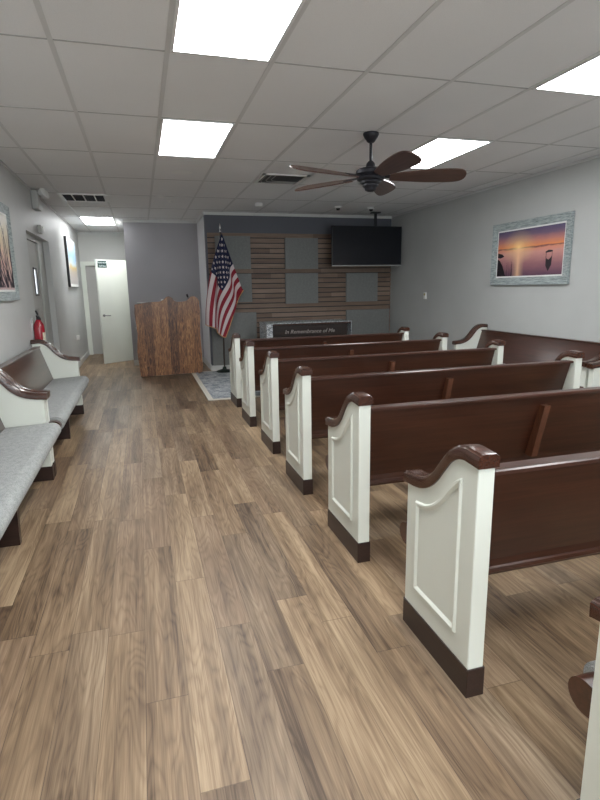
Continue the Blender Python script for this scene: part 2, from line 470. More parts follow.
for body, size, z in (('Restroom', .056, 2.027), ('Staff Only', .040, 1.958)):
    t = text_mesh('sign_lettering', body, size, M_signtxt, sg, .001)
    t.rotation_euler = (PI / 2, 0, PI); t.location = (LW - .1325, .0445, z)
bm = nb()
for z in (.25, 1.04, 1.85): tube(bm, [(-.002, .018, z - .045), (-.002, .018, z + .045)], .007, 8)
obj('hinge', bm, M_chrome, d3)

# ------------------------------------------------------------------ pews
PL = 2.38; ET = .065
TOP = catmull([(0, .876), (.03, .881), (.065, .882), (.109, .873), (.155, .847), (.201, .797), (.249, .741), (.302, .699), (.36, .674), (.42, .662), (.482, .657)], 5)
def make_pew():
    t = thing('pew', '', 'pew')
    outline = TOP + [(.482, .113), (0, .113)]
    raised = catmull([(.085, .205), (.085, .8)], 1) + catmull([(.085, .812), (.12, .795), (.165, .752), (.215, .695), (.27, .648), (.33, .618), (.405, .604)], 4) + [(.405, .205)]
    raised = [p for i, p in enumerate(raised) if i == 0 or (abs(p[0] - raised[i - 1][0]) + abs(p[1] - raised[i - 1][1])) > .004]
    for side in (0, 1):
        xa, xb = (0, ET) if side == 0 else (PL - ET, PL)
        bm = nb(); prism(bm, outline, 'x', xa, xb)
        bmesh.ops.bevel(bm, geom=[e for e in bm.edges if abs(e.verts[0].co.x - e.verts[1].co.x) < 1e-5], offset=.003, segments=1, affect='EDGES')
        X0 = xa if side == 0 else xb; s = -1 if side == 0 else 1
        rings = []
        for d, h in ((0, -.001), (.006, .009), (.014, .009), (.026, .0005)):
            rings.append([bm.verts.new((X0 + s * h, p[0], p[1])) for p in inset(raised, d)])
        n = len(raised)
        for A, B in zip(rings, rings[1:]):
            for i in range(n): bm.faces.new((A[i], A[(i + 1) % n], B[(i + 1) % n], B[i]))
        bm.faces.new(rings[-1])
        e = obj('end_panel', bm, M_white, t, smooth=25); e['label'] = 'off-white painted end panel with raised moulding'
        # curved cap
        bm = nb(); W = .0405; H_ = .049; cx = (xa + xb) / 2
        path = [(-.010, .874)] + TOP[:-1] + [(.505, .652)]
        path = [p for i, p in enumerate(path) if i == 0 or math.hypot(p[0] - path[i - 1][0], p[1] - path[i - 1][1]) > .008]
        sec = [(-W, 0), (-W, H_ * .72), (-W + .004, H_ * .84), (-W + .010, H_ * .87), (-W + .014, H_ * .98), (-.012, H_), (.012, H_), (W - .014, H_ * .98), (W - .010, H_ * .87), (W - .004, H_ * .84), (W, H_ * .72), (W, 0)]
        rings = []
        for i, p in enumerate(path):
            a = path[max(i - 1, 0)]; b = path[min(i + 1, len(path) - 1)]
            tx, tz = b[0] - a[0], b[1] - a[1]; L_ = math.hypot(tx, tz); nx, nz = -tz / L_, tx / L_
            if i == 0: nx, nz = 0, 1
            if i == len(path) - 1: nx, nz = .05, 1
            rings.append([bm.verts.new((cx + q[0], p[0] + nx * q[1], p[1] + nz * q[1])) for q in sec])
        m = len(sec)
        for A, B in zip(rings, rings[1:]):
            for i in range(m): bm.faces.new((A[i], A[(i + 1) % m], B[(i + 1) % m], B[i]))
        bm.faces.new(rings[0]); bm.faces.new(rings[-1][::-1])
        c = obj('arm_cap', bm, M_woody, e, smooth=35); c['label'] = 'dark brown scrolled wooden cap'
        bm = nb(); box(bm, xa - .004, xb + .004, -.005, .488, 0, .115, .002)
        p_ = obj('plinth', bm, M_plinth, e); p_['label'] = 'dark brown wooden base'
    # sloping back
    bm = nb(); prism(bm, [(.048, .836), (.078, .836), (.218, .365), (.188, .365)], 'x', ET - .01, PL - ET + .01)
    b = obj('backrest', bm, M_woodx, t)
    bm = nb()
    prism(bm, [(.022, .832), (.022, .845), (.027, .850), (.086, .850), (.090, .846), (.090, .836), (.086, .832)], 'x', ET - .008, PL - ET + .008)
    o_ = obj('top_rail', bm, M_woodx, b)
    bm = nb(); prism(bm, [(.158, .378), (.160, .392), (.176, .398), (.21, .392), (.215, .372), (.205, .362), (.168, .362)], 'x', ET - .008, PL - ET + .008)
    obj('bottom_rail', bm, M_woodx, b)
    bm = nb(); cx = PL / 2
    prism(bm, [(.026, .775), (.08, .775), (.185, .445), (.105, .445)], 'x', cx - .021, cx + .021)
    obj('brace', bm, M_brace, b)
    # seat board with rounded nose, cushion over it
    def nose(r, yc, zc, yb, zt, zb, a0=90, a1=-90):
        pts = [(yb, zb), (yb, zt)]
        for k in range(11):
            a = R(90 - 18 * k); pts.append((yc + r * math.cos(a) * 1.1, zc + r * math.sin(a)))
        return pts
    bm = nb(); prism(bm, nose(.048, .515, .405, .17, .43, .385), 'x', .012, PL - .012)
    s_ = obj('seat', bm, M_woodx, t, smooth=40)
    bm = nb(); prism(bm, nose(.058, .522, .415, .195, .458, .432), 'x', ET + .004, PL - ET - .004)
    bmesh.ops.bevel(bm, geom=[e for e in bm.edges if abs(e.verts[0].co.x - e.verts[1].co.x) < 1e-5], offset=.010, segments=2, affect='EDGES')
    c = obj('cushion', bm, M_cush, t, smooth=40); c['label'] = 'light grey speckled upholstered seat pad'
    bm = nb(); prism(bm, [(.20, 0), (.19, .40), (.475, .385), (.465, 0)], 'x', PL / 2 - .022, PL / 2 + .022)
    obj('centre_support', bm, M_plinth, t)
    return t

pew0 = make_pew()
rows = 'pews in rows facing the stage'
lab = {0: 'brown and white pew nearest the camera with its whole end panel in view',
       1: 'brown and white pew, second complete end panel from the camera in the rows',
       2: 'brown and white pew third from the camera in the rows, wooden brace mid back',
       3: 'brown and white pew fourth from the camera in the rows facing the stage',
       4: 'brown and white pew directly behind the front pew of the rows',
       5: 'front pew of the rows, closest to the communion table and rug',
       -1: 'pew cut off at the bottom right edge, only its white end and seat nose showing'}
first = True
for k in (0, 1, 2, 3, 4, 5, -1):
    p = pew0 if first else copy_tree(pew0); first = False
    dx = {5: .045, 4: .012, 3: .02, -1: -.003}.get(k, 0)
    p.location = (1.0275 + dx, 1.434 + 1.018 * k + (.017 if k < 0 else 0), 0); p['label'] = lab[k]; p['group'] = rows
for loc, rz, l_, g_ in (((-1.258, 6.885, 0), -PI / 2, 'pew along the left wall standing farther away, beneath the fire extinguisher', 'pews along the left wall'),
                        ((-1.258, 4.478, 0), -PI / 2, 'nearer pew along the left wall, its grey seat cut by the left picture edge', 'pews along the left wall'),
                        ((4.685, 4.22, 0), PI / 2, 'pew along the right wall below the sunset picture', 'pews along the right wall'),
                        ((4.665, 1.79, 0), PI / 2, 'nearer pew on the right wall, only its far end showing at the right edge', 'pews along the right wall')):
    p = copy_tree(pew0); p.location = loc; p.rotation_euler = (0, 0, rz); p['label'] = l_; p['group'] = g_

# ------------------------------------------------------------------ ceiling lights
def make_light():
    t = thing('ceiling_light', '', 'ceiling light')
    bm = nb(); a, b = GW / 2 - .014, GD / 2 - .012
    for q in ((-a, -a + .018, -b, b), (a - .018, a, -b, b), (-a + .018, a - .018, -b, -b + .018), (-a + .018, a - .018, b - .018, b)):
        box(bm, *q, -.008, 0)
    obj('lamp_frame', bm, M_troffer, t)
    bm = nb(); box(bm, -a + .016, a - .016, -b + .016, b - .016, -.006, -.002)
    d = obj('diffuser', bm, M_light, t); d['label'] = 'glowing white diffuser'
    return t
L0 = make_light(); first = True
def place_light(i, j, label):
    global first
    p = L0 if first else copy_tree(L0); first = False
    p.location = (GX + (i + .5) * GW, GY + (j + .5) * GD, ZC - .0005); p['label'] = label; p['group'] = 'fluorescent panel lights in the ceiling'
place_light(1, -1, 'large lit rectangular ceiling panel cut by the top edge of the picture')
place_light(1, 1, 'lit rectangular ceiling panel in the left column, farther from the camera, beside the flush speaker')
place_light(5, 1, 'lit rectangular ceiling panel partly hidden behind the fan blades')
place_light(5, -1, 'lit ceiling panel at the right picture edge, nearest the right wall corner')
place_light(-1, 6, 'small lit ceiling panel far back over the hallway beyond the return grille')
for i in (1, 5):
    for j in (-3, -5): place_light(i, j, 'lit rectangular ceiling panel over the back of the room behind the camera')

# ------------------------------------------------------------------ ceiling fan
FXc, FYc = 2.043, 4.65
fan = thing('ceiling_fan', 'dark ceiling fan with five brown wooden blades hanging on a short rod', 'ceiling fan', (FXc, FYc, ZC))
bm = nb(); lathe(bm, [(.03, -.0045), (.068, -.0045), (.070, -.018), (.060, -.040), (.035, -.075), (.022, -.085), (.0, -.085)], seg=28); obj('canopy', bm, M_dkmetal, fan, smooth=40)
bm = nb(); lathe(bm, [(.0, -.08), (.013, -.08), (.013, -.26), (.0, -.26)], seg=14); obj('downrod', bm, M_dkmetal, fan, smooth=40)
bm = nb(); lathe(bm, [(.0, -.235), (.020, -.235), (.038, -.255), (.045, -.285), (.06, -.292), (.105, -.300), (.128, -.315), (.132, -.345), (.118, -.36), (.128, -.372), (.120, -.392), (.095, -.402), (.0, -.404)], seg=36)
obj('motor_housing', bm, M_dkmetal, fan, smooth=35)
bm = nb(); lathe(bm, [(.0, -.400), (.09, -.402), (.092, -.418), (.068, -.43), (.070, -.445), (.052, -.462), (.048, -.478), (.025, -.490), (.0, -.492)], seg=32)
obj('switch_housing', bm, M_dkmetal, fan, smooth=35)
bladeprof = [(.17, -.045), (.26, -.065), (.42, -.090), (.60, -.104), (.72, -.104), (.79, -.09), (.83, -.055), (.84, -.01), (.83, .04), (.79, .075), (.70, .088), (.5, .082), (.3, .06), (.17, .042)]
BP = -22
for k in range(5):
    a = 54 + 72 * k
    bm = nb(); prism(bm, catmull(bladeprof, 3), 'z', -.005, .005)
    bl = obj('blade', bm, M_fan_wood, fan, rot=(0, 0, 0))
    e = Matrix.Rotation(R(a), 4, 'Z') @ Matrix.Translation((0, 0, -.372)) @ Matrix.Rotation(R(BP), 4, 'X')
    bl.matrix_basis = e
    bm = nb(); box(bm, .10, .25, -.022, .022, .004, .012, .002); box(bm, .20, .27, -.036, .036, .004, .010, .002)
    obj('blade_bracket', bm, M_dkmetal, bl)

# ------------------------------------------------------------------ ceiling fittings
rg = thing('return_grille', 'white framed return air grille with four dark cells near the left wall', 'vent', (GX - .5 * GW, 8.60, ZC - .001))
bm = nb(); a, b = .295, .30
for x in (-a, -a * .5, 0, a * .5, a): box(bm, x - (.026 if abs(x) == a else .008), x + (.026 if abs(x) == a else .008), -b, b, -.012, 0)
for y in (-b, b): box(bm, -a, a, y - .026, y + .026, -.0125, 0)
obj('grille_frame', bm, M_troffer, rg)
bm = nb(); box(bm, -a + .02, a - .02, -b + .02, b - .02, -.006, -.001); obj('filter', bm, M_grille_dark, rg)
bm = nb()
for q in range(12):
    y = -b + .04 + q * .047; box(bm, -a + .02, a - .02, y, y + .003, -.010, -.005)
obj('louvre', bm, M_dkmetal, rg)

sv = thing('supply_vent', 'square supply air vent with dark curved louvres left of the fan', 'vent', (GX + 3.5 * GW, 6.76, ZC - .001))
bm = nb(); a = .285
for q in ((-a, -a + .035, -a, a), (a - .035, a, -a, a), (-a, a, -a, -a + .035), (-a, a, a - .035, a)): box(bm, *q, -.014, 0)
obj('vent_frame', bm, M_plastic, sv)
bm = nb(); box(bm, -a + .03, a - .03, -a + .03, a - .03, -.004, -.001); obj('duct_opening', bm, M_black, sv)
for k in range(3):
    bm = nb(); x0 = -.23 + .055 * k; y0 = -.225 + .055 * k
    # L-shaped curved blades nested towards one corner
    tube(bm, [(x0, -.235, -.010), (x0, -y0 - .10, -.010), (x0 + .03, -y0 - .03, -.010), (x0 + .10, -y0, -.010), (.235, -y0, -.010)], .005, 6)
    obj('louvre', bm, M_alu, sv)

def disc(name, x, y, r, h, m, label, cat):
    bm = nb(); lathe(bm, [(0, 0), (r, 0), (r, -h * .4), (r * .85, -h), (0, -h)], seg=28)
    o = obj(name, bm, m, loc=(x, y, ZC - .0045), smooth=40); tag(o, label, cat); return o
disc('ceiling_speaker', .56, 6.61, .12, .006, M_plastic, 'flush round grey speaker in the ceiling beyond the left light panel', 'speaker')
disc('sprinkler_cover', .54, 8.78, .04, .006, M_plastic, 'tiny round cover plate in the ceiling above the lectern', 'ceiling fitting')
disc('smoke_detector', 1.90, 8.66, .062, .045, M_plastic, 'round white smoke detector in the ceiling above the flag', 'smoke detector')
for x, y, l_ in ((3.26, 8.74, 'small white dome camera in the ceiling left of the television'), (3.86, 8.75, 'small white dome camera in the ceiling right above the television')):
    t = thing('dome_camera', l_, 'camera', (x, y, ZC - .0045), group='dome cameras in front of the television')
    bm = nb(); lathe(bm, [(0, 0), (.062, 0), (.062, -.02), (.05, -.032), (0, -.032)], seg=24); obj('camera_base', bm, M_plastic, t, smooth=40)
    bm = nb(); lathe(bm, [(0, -.030), (.036, -.030), (.032, -.05), (.018, -.064), (0, -.066)], seg=20); obj('camera_dome', bm, M_black, t, smooth=60)

# ------------------------------------------------------------------ television
TX0, TX1, TZ0, TZ1, TY = 3.325, 4.68, 1.838, 2.538, 9.22
tv = thing('television', 'large black flat television hanging in the top right corner of the slat wall', 'television', ((TX0 + TX1) / 2, TY, TZ0))
w2, h2 = (TX1 - TX0) / 2, TZ1 - TZ0
bm = nb(); box(bm, -w2, w2, -.005, .045, 0, h2, .004); obj('television_case', bm, M_black, tv)
bm = nb(); box(bm, -w2 + .012, w2 - .012, -.008, -.004, .022, h2 - .012); obj('screen', bm, M_screen, tv)
bm = nb(); box(bm, -w2, w2, -.009, -.003, 0, .016); o = obj('bottom_bezel', bm, M_alu, tv)
bm = nb(); box(bm, .17, .21, .06, .10, .2, ZC - TZ0 - .005); box(bm, .11, .27, .02, .14, ZC - TZ0 - .02, ZC - TZ0 - .005); box(bm, -.1, .45, .045, .07, .15, .5); box(bm, .17, .21, .07, YS - TY - .03, .30, .34)
obj('mount', bm, M_black, tv)

# ------------------------------------------------------------------ acoustic panels
AP = [(1.32, 1.952, 1.815, 2.385, 'square grey acoustic panel at top left, partly behind the flag'),
      (2.59, 3.225, 1.812, 2.363, 'square grey acoustic panel in the middle of the top row, left of the television'),
      (1.32, 1.952, 1.23, 1.735, 'square grey acoustic panel on the slat wall directly right of the flag stripes'),
      (2.586, 3.221, 1.183, 1.735, 'square grey acoustic panel above the communion table'),
      (3.788, 4.439, 1.192, 1.733, 'square grey acoustic panel directly below the television'),
      (1.19, 2.02, .10, 1.045, 'tall grey acoustic panel standing low behind the flagpole'),
      (3.79, 4.755 - .06, .10, 1.037, 'wide grey acoustic panel low on the right of the communion table')]
for x0, x1, z0, z1, l_ in AP:
    bm = nb(); box(bm, 0, x1 - x0, -.04, 0, 0, z1 - z0, .004)
    tag(obj('acoustic_panel', bm, M_acou, loc=(x0, YS - .0235, z0)), l_, 'acoustic panel', 'acoustic panels on the slat wall')

# ------------------------------------------------------------------ rug
rug = thing('area_rug', 'blue grey distressed area rug with ivory border before the stage wall', 'rug', (.775, 7.06, 0))
bm = nb(); box(bm, 0, 3.3, 0, 2.62, .001, .010, .002); obj('rug_border', bm, M_rugb, rug)
bm = nb(); box(bm, .07, 3.23, .07, 2.55, .008, .0125); obj('rug_field', bm, M_rug, rug)

# ------------------------------------------------------------------ lectern
lec = thing('lectern', 'rustic brown plank lectern with wavy live edge top', 'lectern', (-.11, 9.43, .013))
LWd = 1.07
wav = catmull([(0, 1.225), (.09, 1.238), (.20, 1.258), (.31, 1.262), (.40, 1.268), (.455, 1.28), (.52, 1.335), (.575, 1.35), (.625, 1.32), (.66, 1.268), (.74, 1.258), (.82, 1.262), (.88, 1.285), (.93, 1.335), (.99, 1.342), (1.04, 1.315), (LWd, 1.26)], 4)
rnd = random.Random(3)
rightedge = [(LWd - .0 + .008 * math.sin(z * 7) , z) for z in [1.1 - .1 * i for i in range(11)]]
leftedge = [(.0 + .012 * math.sin(z * 9 + 1), z) for z in [.1 + .11 * i for i in range(10)]]
pts = wav + rightedge + [(LWd - .01, .02), (.02, .0)] + leftedge
bm = nb(); prism(bm, pts, 'y', 0, .045)
bmesh.ops.bevel(bm, geom=[e for e in bm.edges if abs(e.verts[0].co.y - e.verts[1].co.y) < 1e-5], offset=.004, segments=1, affect='EDGES')
obj('front_slab', bm, M_lect, lec)
for x in (.03, LWd - .07):
    bm = nb(); prism(bm, [(.045, .0), (.045, 1.22), (.40, 1.12), (.42, .0)], 'x', x, x + .035); obj('side_panel', bm, M_lect, lec)
bm = nb(); prism(bm, [(.05, 1.195), (.05, 1.225), (.44, 1.125), (.44, 1.095)], 'x', .02, LWd - .02); obj('desk_top', bm, M_lect, lec)
bm = nb(); box(bm, .065, LWd - .07, .05, .40, .55, .58); obj('shelf', bm, M_lect, lec)
bm = nb()
for z in (.83, .99): lathe(bm, [(0, z - .02), (.015, z - .018), (.02, z), (.015, z + .018), (0, z + .02)], cx=.012, cy=.11, seg=12)
obj('knob', bm, M_plastic, lec, smooth=60)
# papers and a small black microphone stub on the desk
bm = nb(); prism(bm, [(.0, .0), (.0, .012), (.26, -.054), (.26, -.066)], 'x', 0, .26)
tag(obj('paper_stack', bm, M_paper, loc=(-.07, 9.50, 1.262)), 'white papers lying on the left end of the lectern top', 'papers')
bm = nb(); prism(bm, [(.0, .0), (.0, .05), (.03, .055), (.20, -.051 + .02), (.20, -.051)], 'x', 0, .13)
tag(obj('open_book', bm, M_paper, loc=(.33, 9.50, 1.262)), 'white book edge rising beside the wavy peak of the lectern', 'book')
bm = nb(); tube(bm, [(0, 0, 0), (0, -.01, .06), (-.01, -.03, .11)], .008, 10); tube(bm, [(-.01, -.03, .10), (-.025, -.05, .14)], .017, 12)
tag(obj('microphone', bm, M_black, loc=(.79, 9.52, 1.250), smooth=40), 'small black microphone poking above the right part of the lectern', 'microphone')

# ------------------------------------------------------------------ communion table with lace
ct = thing('communion_table', 'dark carved communion table with pale lettering, behind the front pew', 'table', (2.005, 8.75, .0135)); ct.scale = (1, 1, .968)
W_ = 1.50
bm = nb(); box(bm, 0, W_, 0, .58, .865, .90, .008); obj('tabletop', bm, M_woodx, ct)
M_dk = wood('black_walnut', (.008, .005, .004), (.028, .014, .010), 'x', .35, .2)
bm = nb(); box(bm, .10, W_ - .06, .03, .06, .60, .864, .004); box(bm, .09, W_ - .05, .022, .034, .845, .862, .003); box(bm, .09, W_ - .05, .022, .034, .60, .62, .003)
obj('apron', bm, M_dk, ct)
M_carve = mat('pale_carved_letters', (.34, .30, .28), .4)
t = text_mesh('carved_lettering', 'In Remembrance of Me', .095, M_carve, ct, .004, .3)
t.rotation_euler = (PI / 2, 0, 0); t.location = (W_ / 2, .026, .745)
for x in (.08, W_ - .12):
    for y in (.04, .46):
        bm = nb(); lathe(bm, [(0, 0), (.038, 0), (.042, .04), (.03, .08), (.026, .3), (.04, .42), (.028, .5), (.032, .58), (.036, .62), (.036, .864), (0, .864)], cx=x + .02, cy=y + .03, seg=18)
        obj('leg', bm, M_dk, ct, smooth=45)
bm = nb()
prism(bm, [(-.004, .901), (W_ + .004, .901), (W_ + .008, .898), (W_ + .012, .60), (W_ + .018, .60), (W_ + .016, .905), (W_ + .004, .908), (-.004, .908), (-.016, .905), (-.018, .45), (-.012, .45), (-.008, .898)], 'y', .01, .57)
# flap hanging over the front left corner
box(bm, -.012, .085, -.006, .0, .45, .905)
box(bm, -.012, W_ + .012, -.006, .0, .893, .905)
lc_ = obj('lace_cloth', bm, M_lace, loc=(2.005, 8.75, .0135)); lc_.scale = (1, 1, .968)
tag(lc_, 'white lace runner over the communion table top, hanging at its ends', 'tablecloth')

# ------------------------------------------------------------------ flag
fp = thing('flagpole', 'dark flagpole on a round floor base left of the acoustic panels', 'flagpole', (1.36, 9.50, .0135))
bm = nb(); lathe(bm, [(0, 0), (.15, 0), (.15, .012), (.11, .028), (.04, .045), (.025, .09), (0, .09)], seg=32); obj('base', bm, M_base, fp, smooth=40)
bm = nb(); tube(bm, [(0, 0, .05), (.03, 0, 2.42)], .0125, 12); obj('pole', bm, M_pole, fp, smooth=40)
bm = nb(); lathe(bm, [(0, 2.41), (.018, 2.415), (.020, 2.43), (.008, 2.44), (.022, 2.475), (.010, 2.53), (.001, 2.56)], cx=.03, seg=14); obj('finial', bm, M_chrome, fp, smooth=40)

YF = 9.36
A_, B_, C_, D_ = [Vector(p) for p in ((1.395, YF, 2.40), (1.722, YF, 1.448), (1.385, YF, .640), (1.068, YF, .885))]
def flagpt(u, v, off=0.):
    p = A_ * (1 - u) * (1 - v) + B_ * u * (1 - v) + C_ * u * v + D_ * (1 - u) * v
    # edges droop inwards a little
    p = p + Vector((-.085 * math.sin(PI * v) * (1 - u) ** .6 - .02 * math.sin(PI * v) * u, 0, 0))
    s = u / (u + v + 1e-6)
    amp = .055 * min(1, (u + v) * 1.1)
    d = amp * math.sin(2 * PI * 2.6 * s + .5 + v * 1.5) + .02 * math.sin(9 * v + 4 * u) * min(1, u + v)
    p.y += d - .0 - off
    p.x += .035 * amp / .055 * math.cos(2 * PI * 2.6 * s + .5 + v * 1.5) * (1 if 0 < u < 1 else .2)
    return p
fl = thing('flag', 'red, white and blue flag with stars and stripes draped from the pole', 'flag', (1.4, YF, .64))
NU, NV = 52, 60
bm = nb(); F0 = Vector((1.4, YF, .64))
grid = [[bm.verts.new(flagpt(i / NU, j / NV) - F0) for j in range(NV + 1)] for i in range(NU + 1)]
for i in range(NU):
    for j in range(NV):
        f_ = bm.faces.new((grid[i][j], grid[i + 1][j], grid[i + 1][j + 1], grid[i][j + 1]))
        u_, v_ = (i + .5) / NU, (j + .5) / NV
        st = int(u_ * 13)
        f_.material_index = 2 if (u_ < 7 / 13 and v_ < .4) else (0 if st % 2 == 0 else 1)
sol = obj('cloth', bm, [M_red, M_fwhite, M_blue], fl, smooth=80)
md = sol.modifiers.new('thickness', 'SOLIDIFY'); md.thickness = .002; md.offset = 0
bm = nb()
for r_ in range(9):
    for c_ in range(6 if r_ % 2 == 0 else 5):
        u0 = (r_ + 1) / 10 * 7 / 13; v0 = ((c_ * 2 + (1 if r_ % 2 == 0 else 2)) / 12) * .4
        for off in (.004, -.004):
            vs = []
            for k in range(10):
                a = 2 * PI * k / 10; rr_ = (.023 if k % 2 == 0 else .010)
                vs.append(bm.verts.new(flagpt(u0 + rr_ * math.cos(a) * 1.15, v0 + rr_ * math.sin(a) * .75, off) - F0))
            bm.faces.new(vs)
obj('stars', bm, M_fwhite, fl)
bm = nb()
for path in ([(1, j / 40) for j in range(41)], [(i / 30, 1) for i in range(31)]):
    pts_ = [flagpt(*q) - F0 for q in path]; tube(bm, pts_, .008, 6)
obj('fringe', bm, M_gold, fl, smooth=60)

# ------------------------------------------------------------------ pictures
def frame(name, label, w, h, fw, depth, mframe, mcanvas, loc, rotz, mat_w=.0, extra=None, mmat=None, lift=0.):
    """upright picture; local x runs along the wall, local -y faces the room"""
    t = thing(name, label, 'picture', loc, rotz)
    bm = nb()
    def ring(o_, i_, ya, yb):
        a, b = w / 2 - o_, h / 2 - o_; c, d = w / 2 - i_, h / 2 - i_
        Q = [(-a, -b), (a, -b), (a, b), (-a, b)]; P = [(-c, -d), (c, -d), (c, d), (-c, d)]
        vq = [[bm.verts.new((x, y_, z)) for (x, z) in S] for S, y_ in ((Q, 0), (Q, ya), (P, yb), (P, 0))]
        for A, B in zip(vq, vq[1:]):
            for k in range(4): bm.faces.new((A[k], A[(k + 1) % 4], B[(k + 1) % 4], B[k]))
    ring(0, fw * .35, -depth, -depth * .8); ring(fw * .35, fw, -depth * .85, -depth * .55)
    obj('frame', bm, mframe, t)
    bm = nb(); box(bm, -w / 2 + fw * .9, w / 2 - fw * .9, -.012 - lift, -.002, -h / 2 + fw * .9, h / 2 - fw * .9); obj('mat_board', bm, mmat or M_paper, t)
    g_ = fw + mat_w
    bm = nb(); box(bm, -w / 2 + g_, w / 2 - g_, -.015 - lift, -.011 - lift, -h / 2 + g_, h / 2 - g_)
    if extra: extra(bm, w / 2 - g_, h / 2 - g_)
    obj('print', bm, [mcanvas, mat(name + '_dark_ink', (.07, .05, .075) if 'branch' in name else (.012, .008, .012), .6)], t)
    return t
M_frame = mat('distressed_silver_wood', (.30, .35, .35), .5); g = NT(M_frame)
n = g.noise(g.coords((3, 30, 30)), 3, 5, .7); g.color(g.ramp(n, [(.35, (.16, .19, .19)), (.6, (.42, .47, .47))]))
# sunset print
M_sun = mat('sunset_print', (.5, .3, .3), .35); g = NT(M_sun)
tc = g.n('ShaderNodeTexCoord'); sp = g.n('ShaderNodeSeparateXYZ'); g.l(tc.outputs['Object'], sp.inputs[0])
hh, ww = .29, .59
z01 = g.math('ADD', g.math('DIVIDE', sp.outputs[2], 2 * hh), .5)
nz = g.noise(g.coords((2, 2, 12)), 2.2, 4, .6)
zz = g.math('ADD', z01, g.math('MULTIPLY', g.math('SUBTRACT', nz, .5), .10))
sky = g.ramp(zz, [(0., (.10, .05, .09)), (.25, (.30, .13, .15)), (.50, (.62, .30, .26)), (.575, (.70, .28, .18)), (.60, (.14, .04, .05)), (.63, (.80, .28, .10)), (.75, (.50, .20, .17)), (.88, (.16, .10, .17)), (1., (.07, .06, .13))])
dx = g.math('ADD', sp.outputs[0], .18); dz = g.math('SUBTRACT', sp.outputs[2], .075)
dd = g.math('SQRT', g.math('ADD', g.math('POWER', dx, 2.), g.math('MULTIPLY', g.math('POWER', dz, 2.), 2.2)))
glow = g.ramp(dd, [(0., (1, 1, 1)), (.04, (.7, .7, .7)), (.13, (.28, .28, .28)), (.33, (0, 0, 0))])
colr = g.mix(glow, sky, (1., .72, .30))
dcol = g.math('ABSOLUTE', dx)
below = g.math('LESS_THAN', sp.outputs[2], .06)
streak = g.math('MULTIPLY', g.ramp(dcol, [(0., (.7, .7, .7)), (.05, (.3, .3, .3)), (.12, (0, 0, 0))]), below)
colr = g.mix(streak, colr, (.95, .60, .36))
g.color(colr)
def boat(bm, a, b):
    y = -.0155
    def poly(P):
        v_ = [bm.verts.new((x, y, z)) for x, z in P]; bm.faces.new(v_).material_index = 1
    cx, cz = .62 * a, -.42 * b
    poly([(cx - .05, cz + .05), (cx - .045, cz - .06), (cx, cz - .125), (cx + .05, cz - .05), (cx + .055, cz + .06), (cx + .03, cz + .03), (cx, cz + .01), (cx - .03, cz + .02)])
    poly([(cx - .06, cz + .105), (cx - .01, cz + .125), (cx + .06, cz + .118), (cx + .06, cz + .10), (cx - .055, cz + .092)])
    poly([(cx - .05, cz + .11), (cx - .042, cz + .11), (cx - .04, cz + .04), (cx - .048, cz + .04)])
    poly([(cx + .05, cz + .11), (cx + .056, cz + .11), (cx + .056, cz + .04), (cx + .05, cz + .04)])
    poly([(-a + .005, .02), (-a + .10, .0), (-a + .14, -.03), (-a + .06, -.05), (-a + .005, -.04)])
    poly([(-a + .002, -b + .003), (-a + .002, -.06), (-a + .05, -.08), (-a + .11, -.15), (-a + .18, -b + .003)])
    r_ = random.Random(5)
    for k in range(26):
        x = -a + .01 + .30 * r_.random(); h_ = .06 + .14 * r_.random(); l_ = .02 * (r_.random() - .5)
        poly([(x, -b + .003), (x + .004, -b + .003), (x + l_ + .002, -b + h_), (x + l_, -b + h_)])
frame('sunset_picture', 'sunset lake picture with a small boat in a silver wooden frame on the right wall', 1.42, .80, .095, .035, M_frame, M_sun, (XR - .004, 5.83, 1.862), -PI / 2, .018, boat)

# left wall prints
M_art = mat('branch_print', (.6, .5, .4), .4); g = NT(M_art)
tc = g.n('ShaderNodeTexCoord'); sp = g.n('ShaderNodeSeparateXYZ'); g.l(tc.outputs['Object'], sp.inputs[0])
n = g.noise(g.coords(), 3., 3, .5)
base = g.ramp(g.math('ADD', g.math('MULTIPLY', sp.outputs[2], .9), g.math('ADD', g.math('MULTIPLY', n, .35), .32)), [(.1, (.50, .36, .38)), (.4, (.66, .42, .34)), (.6, (.66, .55, .38)), (.9, (.52, .53, .52))])
g.color(base)
def branches(bm, a, b):
    r_ = random.Random(11)
    for k in range(44):
        x = -a * .95 + 1.9 * a * r_.random(); z = -b + .02; w_ = .008 + .016 * r_.random(); dxx = (r_.random() - .65) * .12
        hgt = .3 + .55 * r_.random(); prev = None
        for s in range(8):
            px, pz = x + dxx * s + .02 * math.sin(s * 1.7 + k), z + hgt * s / 7
            px = max(-a + .02, min(a - .02, px))
            if pz > b - .03: break
            ww_ = w_ * (1 - s / 9)
            cur = (bm.verts.new((px - ww_, -.0155, pz)), bm.verts.new((px + ww_, -.0155, pz)))
            if prev: bm.faces.new((prev[0], prev[1], cur[1], cur[0])).material_index = 1
            prev = cur
frame('branch_picture', 'framed picture of dark branches on a peach sky at the left picture edge', 1.30, .94, .085, .03, M_frame, M_art, (XL + .004, 5.74, 1.862), PI / 2, .02, branches)

